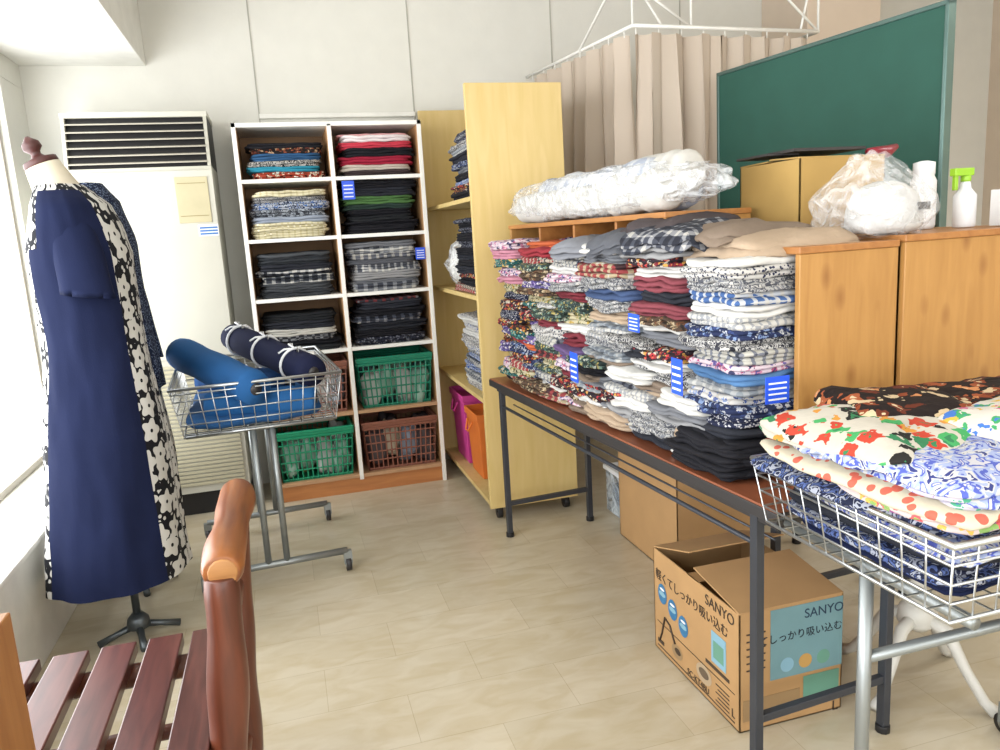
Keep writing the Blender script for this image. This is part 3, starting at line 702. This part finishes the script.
def roll(p0, p1, r, mat, ties=(.25, .68)):
    p0 = Vector(p0); p1 = Vector(p1); n = 16; pts = []; rs = []
    for k in range(n+1):
        u = k/n; pts.append(p0.lerp(p1, u)); rs.append(r*(1+.10*noise.noise(Vector((u*6, r*99, 1))))*(.93 if k in (0, n) else 1))
    q.tube(pts, rs, mat, 20)
    d = (p1-p0).normalized()
    q.tube([p1, p1+d*.004], r*.35, dark, 12)
    for u in ties:
        c = p0.lerp(p1, u); a = Vector((0, 0, 1)); a = (a-d*a.dot(d)).normalized(); b2 = d.cross(a)
        q.tube([c+(a*math.cos(t_*.2618)+b2*math.sin(t_*.2618))*(r*1.07) for t_ in range(24)], .0055, tagw, 6, closed=True)
        for sg in (-1, 1):
            q.tube([c+a*r*1.07, c+a*(r*1.25)+d*.03*sg+b2*.01, c+a*(r*1.12)+d*.055*sg+b2*.02*sg, c+a*(r*1.08)+d*.02*sg], .004, tagw, 6)
            q.tube([c+a*r*1.07, c+a*(r*1.0)+b2*.035*sg-d*.02, c+a*r*.75+b2*.055*sg-d*.03], .004, tagw, 6)
roll((-.43, 3.36, .895), (-.13, 2.86, .80), .066, blue, ())
roll((-.23, 3.50, .93), (.08, 2.93, .83), .06, plain('#161b36', .8, spec=.2), (.12, .45, .8))
roll((-.32, 3.00, .725), (.08, 2.95, .725), .055, plain('#205488', .8, spec=.2), ())
roll((-.38, 3.55, .74), (-.02, 3.3, .74), .06, plain('#1f4678', .8, spec=.2), (.5,))
q.slab((-.16, 3.26, .657), .50, .70, .045, .05, plain('#26507f', .8, spec=.2), 3)
q.build('fabric_rolls')
# clothes in near cart
q = MB()
for (x, zt, seq) in ((1.03, .905, [navy, Br[4], K2, Br[3], Br[1], Br[4], Br[9], Br[2], Br[7], Br[0], Br[1], Br[6], Br[8], Br[3]]),
                     (1.29, .915, [navy, Br[4], Br[1], Br[2], Br[3], Br[5], Br[9], Br[7], Br[6], Br[3], Br[8], Br[0], Br[2]]),
                     (1.54, .905, [navy, Br[3], Br[4], Br[6], Br[3], Br[1], Br[5], Br[2], Br[9], Br[8], Br[6]])):
    q.stack(x, 1.04, .71, .80, .25, .40, seq[:4], seq=True, jit=.004, rotj=.02)
    q.stack(x-.012, 1.04, .80, zt, .30, .47, seq[4:], seq=True, jit=.02, rotj=.11, droop=.012, amp=.010, hmin=.014, hmax=.026, vary=.08)
q.garment((1.02, .98, .900), .30, .38, .024, .1, Br[1], None, .012, .025)
q.garment((1.01, 1.10, .920), .30, .34, .022, .15, floralgrn, None, .012, .03)
q.garment((1.10, 1.14, .940), .26, .28, .022, -.35, floralred, None, .012, .03)
q.garment((1.33, 1.12, .922), .34, .36, .026, -.1, floralred, None, .012, .03)
q.garment((1.27, .92, .915), .32, .26, .022, .1, Br[3], None, .012, .03)
q.garment((1.22, .90, .932), .28, .24, .018, -.2, Br[9], None, .012, .03)
q.garment((1.18, .95, .945), .26, .24, .018, .25, Br[0], None, .012, .03)
q.garment((1.56, 1.08, .920), .30, .40, .028, .12, floralgrn, None, .012, .03)
q.build('folded_clothes_heap')

# ------------------------------------------------------------ under the table
cb = carton_box('vacuum_cleaner_carton', (1.01, 1.54, .001), (1.32, 2.0, .33), carton, True, .14, .30)
ink = plain('#2f6a92', .6); ink2 = plain('#3d2f22', .7); lb = plain('#7aa2b4', .6); grn = plain('#5f8f7c', .6)
q = MB(); fx_ = 1.0088
def oval(cy, cz, ry, rz, mat, dx=0.):
    vs = [(fx_-dx, cy+ry*math.cos(a*math.pi/12), cz+rz*math.sin(a*math.pi/12)) for a in range(24)]; q.add(vs, [tuple(range(24))], mat)
q.box((1.10, 1.5385, .13), (1.318, 1.5395, .325), plain('#678a90', .6))
q.box((1.02, 1.5385, .03), (1.19, 1.5395, .09), plain('#8f7450', .6)); q.box((1.20, 1.5382, .03), (1.31, 1.539, .12), grn)
for k in range(3):
    oval(1.945-k*.062, .20-.022*k, .027, .032, ink); oval(1.945-k*.062, .20-.022*k, .020, .008, lb, .0004)
    oval(1.945-k*.062, .215-.022*k, .014, .004, tagw, .0005)
q.box((1.0085, 1.585, .115), (1.0095, 1.70, .125), ink2)
q.box((1.0085, 1.60, .135), (1.0095, 1.67, .225), lb); q.box((1.0083, 1.61, .15), (1.0093, 1.66, .20), grn)
q.box((1.0085, 1.56, .016), (1.0095, 1.98, .019), ink2); q.box((1.0085, 1.56, .098), (1.0095, 1.98, .100), ink2)
oval(1.86, .055, .032, .022, plain('#8d7452', .6)); oval(1.855, .058, .018, .010, ink2, .0004)
q.tube([(1.008, 1.87, .075), (1.008, 1.90, .12), (1.008, 1.93, .13), (1.008, 1.95, .07), (1.008, 1.965, .04)], .003, ink2, 6)
q.box((1.0083, 1.94, .03), (1.0092, 1.978, .042), ink2)
oval(1.71, .07, .040, .028, plain('#a89478', .6)); oval(1.71, .072, .026, .014, plain('#5f5040', .6), .0004)
for k in range(5): q.box((1.0084, 1.585, .028+k*.012), (1.0092, 1.65-.01*(k % 2), .031+k*.012), ink2)
for k in range(6): q.box((1.03, 1.5383, .17+k*.02), (1.085, 1.5392, .174+k*.02), ink2)
for k in range(3):
    c = (1.15+k*.055, 1.5383, .165); q.add([(c[0]+.02*math.cos(a*math.pi/10), c[1], c[2]+.02*math.sin(a*math.pi/10)) for a in range(20)][::-1], [tuple(range(20))], (lb, plain('#b08a4c', .6), grn)[k])
q.build('print', parent=cb)
rl = (math.radians(90), 0, math.radians(-90)); rn = (math.radians(90), 0, 0)
text('logo', 'SANYO', .042, (1.0085, 1.70, .288), rl, ink2, cb)
text('slogan', '軽くてしっかり吸い込む', .036, (1.0085, 1.985, .242), rl, ink2, cb)
text('model', 'SC-KT4BU', .026, (1.0085, 1.80, .022), rl, ink2, cb)
text('logo_small', 'SANYO', .036, (1.20, 1.538, .285), rn, plain('#16324a', .6), cb)
text('slogan_small', 'てしっかり吸い込む', .028, (1.065, 1.5378, .235), rn, plain('#12202c', .6), cb)
text('size', 'L', .04, (1.29, 1.538, .0), rn, ink2, cb)
text('size_2', 'L', .034, (1.0085, 1.575, .03), rl, ink2, cb)
carton_box('cardboard_box', (1.29, 2.36, .001), (1.62, 2.86, .46), carton, True, .15)
q = MB(); pm = plastic_film('container_plastic', .6, '#c9d4dc')
q.box((1.36, 2.96, .001), (1.62, 3.16, .2), pm); q.box((1.35, 2.95, .2), (1.63, 3.17, .22), tagw); q.box((1.38, 2.98, .01), (1.60, 3.14, .13), plain('#6d7f96', .7)); q.build('plastic_container', .004)
q = MB(); wi = plain('#c0beb6', .4); c = Vector((1.58, 1.56, 0))
q.tube([c+Vector((0, 0, .2)), c+Vector((0, 0, .45))], .022, wi, 12)
q.lathe([(.03, .17), (.05, .19), (.045, .23), (.025, .25)], tuple(c), wi, 16)
for k in range(4):
    a = math.radians(20+90*k); d = Vector((math.cos(a), math.sin(a), 0))
    q.tube([c+Vector((0, 0, .21)), c+d*.08+Vector((0, 0, .19)), c+d*.13+Vector((0, 0, .10)), c+d*.18+Vector((0, 0, .03)), c+d*.21+Vector((0, 0, .012))], [.02, .018, .014, .014, .018], wi, 8)
q.tube([c+Vector((-.15, 0, .44)), c+Vector((.15, 0, .44))], .013, wi, 8); q.tube([c+Vector((0, -.12, .46)), c+Vector((0, .12, .46))], .013, wi, 8)
q.lathe([(.16, .455), (.17, .46), (.17, .475), (.16, .48)], tuple(c), wi, 28)
q.build('pedestal_stool')

# ------------------------------------------------------------ dress forms
def interp(tab, z):
    for i in range(len(tab)-1):
        a, b2 = tab[i], tab[i+1]
        if a[0] >= z >= b2[0]:
            u = (a[0]-z)/(a[0]-b2[0]); u = u*u*(3-2*u)*.5+u*.5
            return [a[k]+(b2[k]-a[k])*u for k in range(1, len(a))]
    return list(tab[-1][1:])
def cloth_body(q, tab, cy, mats_fn, fold=.012, n=96, nz=60):
    z1, z0 = tab[0][0], tab[-1][0]; vs = []; fs = []; uv = []; ml = []
    for i in range(nz+1):
        z = z1+(z0-z1)*i/nz; cx, rx, ry = interp(tab, z); lo = i/nz
        for j in range(n):
            t = 2*math.pi*j/n
            f = 1+fold*6*max(0, lo-.35)*math.sin(t*9+2*noise.noise(Vector((lo*2, t, 0))))*.45+.05*noise.noise(Vector((math.cos(t)*2, math.sin(t)*2, z*4)))+.02*noise.noise(Vector((math.cos(t)*6, math.sin(t)*6, z*9)))
            x = cx+rx*f*math.cos(t); y = cy+ry*f*math.sin(t)
            vs.append((x, y, z)); uv.append((t*.21, z))
    for i in range(nz):
        for j in range(n):
            fs.append((i*n+j, (i+1)*n+j, (i+1)*n+(j+1) % n, i*n+(j+1) % n)); ml.append(mats_fn(2*math.pi*(j+.5)/n, z1+(z0-z1)*i/nz))
    q.add(vs, fs, ml, None, True, uv)
flo = flower_uv('dress_floral', '#14151a', '#c0bfba', 12.5)
stm = plain('#5d6468', .4, .7); skinf = plain('#c8bfab', .7); dwood = wood('#4c2420', '#3a1815', 'z')
def form(name, cx, cy, zt, head=True):
    q = MB()
    q.tube([(cx, cy, .03), (cx, cy, 1.1)], .013, stm, 12)
    for k in range(4):
        a = math.radians(15+90*k); d = Vector((math.cos(a), math.sin(a), 0)); c = Vector((cx, cy, 0))
        q.tube([c+Vector((0, 0, .05)), c+d*.07+Vector((0, 0, .03)), c+d*.13+Vector((0, 0, .012))], [.015, .011, .013], stm, 8)
    q.lathe([(.02, .03), (.04, .04), (.035, .07), (.018, .09)], (cx, cy, 0), stm, 16)
    q.lathe([(.08, -.62), (.12, -.58), (.12, -.4), (.1, -.3), (.12, -.12), (.12, -.06), (.09, -.01)], (cx-.02, cy, zt-.1), skinf, 28, 1, 1.15)
    if head:
        pts = [(cx-.02, cy, zt-.12), (cx-.03, cy, zt-.05), (cx-.035, cy, zt+.01), (cx-.055, cy, zt+.055), (cx-.068, cy, zt+.09)]
        q.tube(pts, [.10, .088, .068, .058, .052], skinf, 28)
        M = Matrix.Translation((cx-.068, cy, zt+.09)) @ Matrix.Rotation(-.35, 4, 'Y')
        q.lathe([(.050, 0), (.052, .006), (.050, .018), (.022, .026), (.014, .036), (.016, .044), (.028, .056), (.026, .072), (.012, .085), (.006, .092)], (0, 0, 0), dwood, 18, M=M)
    return q.build(name)
f1 = form('dress_form', -.60, 2.71, 1.50)
q = MB()
tab = [(1.53, -.632, .066, .078), (1.505, -.622, .085, .115), (1.465, -.608, .112, .162), (1.40, -.604, .132, .168), (1.31, -.603, .150, .165), (1.03, -.60, .150, .15), (.70, -.61, .185, .19), (.25, -.63, .225, .23)]
def mf(t, z):
    c = math.cos(t)
    if z > 1.515: return flo
    if z > 1.34 and c < -.58: return flo
    return flo if (c > .76 or c < -.74) else navy
cloth_body(q, tab, 2.71, mf)
def sleeve(q, c0, c1, r0, r1, mat, n=28, k=14):
    vs = []; fs = []
    for i in range(k+1):
        u = i/k; c = Vector(c0).lerp(Vector(c1), u); s_ = math.sin(min(1, u*2.6)*math.pi/2)
        rx = (r0[0]+(r1[0]-r0[0])*u)*s_; ry = (r0[1]+(r1[1]-r0[1])*u)*s_
        for j in range(n):
            t = 2*math.pi*j/n; w = 1+.05*noise.noise(Vector((math.cos(t)*2, math.sin(t)*2, u*4)))
            vs.append((c.x+rx*w*math.cos(t), c.y+ry*w*math.sin(t), c.z-.012*math.cos(t)*u))
    for i in range(k):
        for j in range(n): fs.append((i*n+j, (i+1)*n+j, (i+1)*n+(j+1) % n, i*n+(j+1) % n))
    b0 = len(vs)
    for j in range(n):
        x_, y_, z_ = vs[k*n+j]; vs.append((c1[0]+(x_-c1[0])*.9, c1[1]+(y_-c1[1])*.9, z_+.02))
    for j in range(n): fs.append((k*n+j, b0+j, b0+(j+1) % n, k*n+(j+1) % n))
    q.add(vs, fs, mat, None, True)
sleeve(q, (-.600, 2.62, 1.495), (-.56, 2.535, 1.19), (.060, .05), (.074, .05), navy)
sleeve(q, (-.605, 2.80, 1.495), (-.58, 2.885, 1.19), (.060, .05), (.074, .05), navy)
q.build('floral_navy_dress', parent=f1)
f2 = form('dress_form', -.66, 3.16, 1.48, False)
q = MB(); jk = P('dots', ['#1a2238', '#66738b'], 130)
cloth_body(q, [(1.57, -.645, .05, .07), (1.5, -.645, .10, .15), (1.35, -.65, .14, .18), (1.05, -.64, .14, .16), (.80, -.64, .16, .19)], 3.16, lambda t, z: jk, nz=24)
sleeve(q, (-.60, 3.06, 1.52), (-.51, 2.97, .86), (.055, .05), (.052, .05), jk)
sleeve(q, (-.62, 3.26, 1.52), (-.55, 3.36, .90), (.055, .05), (.052, .05), jk)
cloth_body(q, [(.83, -.64, .14, .16), (.5, -.65, .17, .18), (.33, -.66, .18, .19)], 3.16, lambda t, z: flo, nz=16)
q.build('patterned_jacket', parent=f2)

# ------------------------------------------------------------ rustic chair
q = MB(); slat = wood('#5c332c', '#40201b', 'y', 6, .3); logm = wood('#6a3826', '#482418', 'z', 4, .35); logy = wood('#925829', '#66381f', 'y', 4, .35); logd = wood('#4f281e', '#673822', 'z', 4, .35)
for i, x in enumerate((-.645, -.545, -.445, -.345, -.25)):
    q.box((x-.037, 1.26, .400), (x+.037, 1.80, .428), slat)
for y in (1.32, 1.74): q.tube([(-.69, y, .375), (-.2, y, .375)], .026, logd, 12)
q.tube([(-.66, 1.30, .36), (-.66, 1.76, .36)], .024, logd, 12)
def log(p0, p1, r, mat, seed, amp=.16, fr=4):
    pts = []; rs = []; p0 = Vector(p0); p1 = Vector(p1)
    for k in range(21):
        u = k/20; pts.append(p0.lerp(p1, u)+Vector((noise.noise(Vector((u*3, seed, 0))), noise.noise(Vector((u*3, seed, 5))), 0))*.010)
        rs.append(r*(1+amp*noise.noise(Vector((u*fr, seed, 9))))*(.86 if k in (0, 20) else 1))
    q.tube(pts, rs, mat, 16)
for y, s_ in ((1.36, 1), (1.74, 2)):
    log((-.66, y, 0), (-.66, y, .38), .028, logd, s_); log((-.205, y, 0), (-.158, y, .735), .034, logd if y > 1.5 else logm, s_+3, .28, 5)
log((-.155, 1.345, .745), (-.150, 1.80, .75), .037, logy, 9, .22, 3)
q.tube([(-.153, 1.342, .745), (-.153, 1.348, .745)], .026, wood('#a87844', '#8f6034', 'x'), 14)
log((-.175, 1.36, .56), (-.175, 1.74, .56), .022, logd, 12)
for y in (1.48, 1.61): log((-.178, y, .56), (-.158, y, .74), .016, logd, y)
for x, s_ in ((-.66, 20), (-.195, 21)): log((x, 1.36, .18), (x, 1.74, .18), .018, logd, s_)
for y in (1.36, 1.74): log((-.66, y, .22), (-.20, y, .22), .018, logd, y*7)
q.build('rustic_wooden_chair', .006)
q = MB(); lw = wood('#a07040', '#8c5c30', 'z', 5)
q.box((-.452, .86, 0), (-.432, 1.2, .80), lw); q.box((-.85, .86, 0), (-.83, 1.2, .80), lw)
for z in (.1, .4, .62, .79): q.box((-.83, .87, z-.01), (-.452, 1.19, z+.01), lw)
q.box((-.83, .86, .1), (-.452, .87, .8), lw)
q.build('wooden_rack', .003)
q = MB(); q.lathe([(.03, 0), (.06, .01), (.075, .04), (.07, .045), (.05, .015)], (-.52, 1.1, .80), lw, 20); q.build('wooden_bowl')

# ------------------------------------------------------------ added ceiling lamps (out of view, for fill) + lights
def area(name, loc, rot, sx, sy, power, col=(1, 1, 1)):
    l = bpy.data.lights.new(name, 'AREA'); l.shape = 'RECTANGLE'; l.size = sx; l.size_y = sy; l.energy = power; l.color = col
    o = bpy.data.objects.new(name, l); sc.collection.objects.link(o); o.location = loc; o.rotation_euler = rot; return o
lamp = bpy.data.materials.new('added_lamp_tube'); lamp.use_nodes = True; lb_ = lamp.node_tree.nodes['Principled BSDF']
lb_.inputs['Emission Color'].default_value = (1, .98, .94, 1); lb_.inputs['Emission Strength'].default_value = 3
for i, (x, y) in enumerate(((1.3, -.4), (1.3, -1.9), (3.4, 1.4))):
    q = MB(); q.box((x-.62, y-.1, H-.07), (x+.62, y+.1, H-.001), white)
    for s_ in (-.05, .05): q.tube([(x-.58, y+s_, H-.085), (x+.58, y+s_, H-.085)], .014, lamp, 10)
    q.build('added_ceiling_lamp')
    area('ceiling_fill_light', (x, y, H-.11), (0, 0, 0), 1.2, .2, 21, (1, .99, .97))  # fill light under an added, unseen fixture that brightens the room
area('window_daylight', (XL-.25, (WY0+WY1)/2, 1.25), (0, math.radians(-90), 0), 1.8, 6.6, 235, (.98, .99, 1))
area('rear_fill_light', (1.65, YF-.25, 1.6), (math.radians(90), 0, 0), 4.4, 1.4, 78, (.99, .99, 1))  # added fill light from behind the camera, set in the invented rear opening
w = bpy.data.worlds.new('sky'); sc.world = w; w.use_nodes = True
bg = w.node_tree.nodes['Background']; bg.inputs[0].default_value = (.94, .97, 1, 1); bg.inputs[1].default_value = 1.8

# ------------------------------------------------------------ camera
f = Vector((199.7, 720.2, -137.7)).normalized(); r = Vector((.9590, -.2771, -.0583)); r = (r-f*r.dot(f)).normalized(); u = r.cross(f)
Mc = Matrix((r, u, -f)).transposed().to_4x4(); Mc.translation = Vector((0, 0, 1.3))
cd = bpy.data.cameras.new('camera'); cd.sensor_width = 36; cd.lens = 27.36; cd.clip_start = .02
co = bpy.data.objects.new('camera', cd); sc.collection.objects.link(co); co.matrix_world = Mc; sc.camera = co
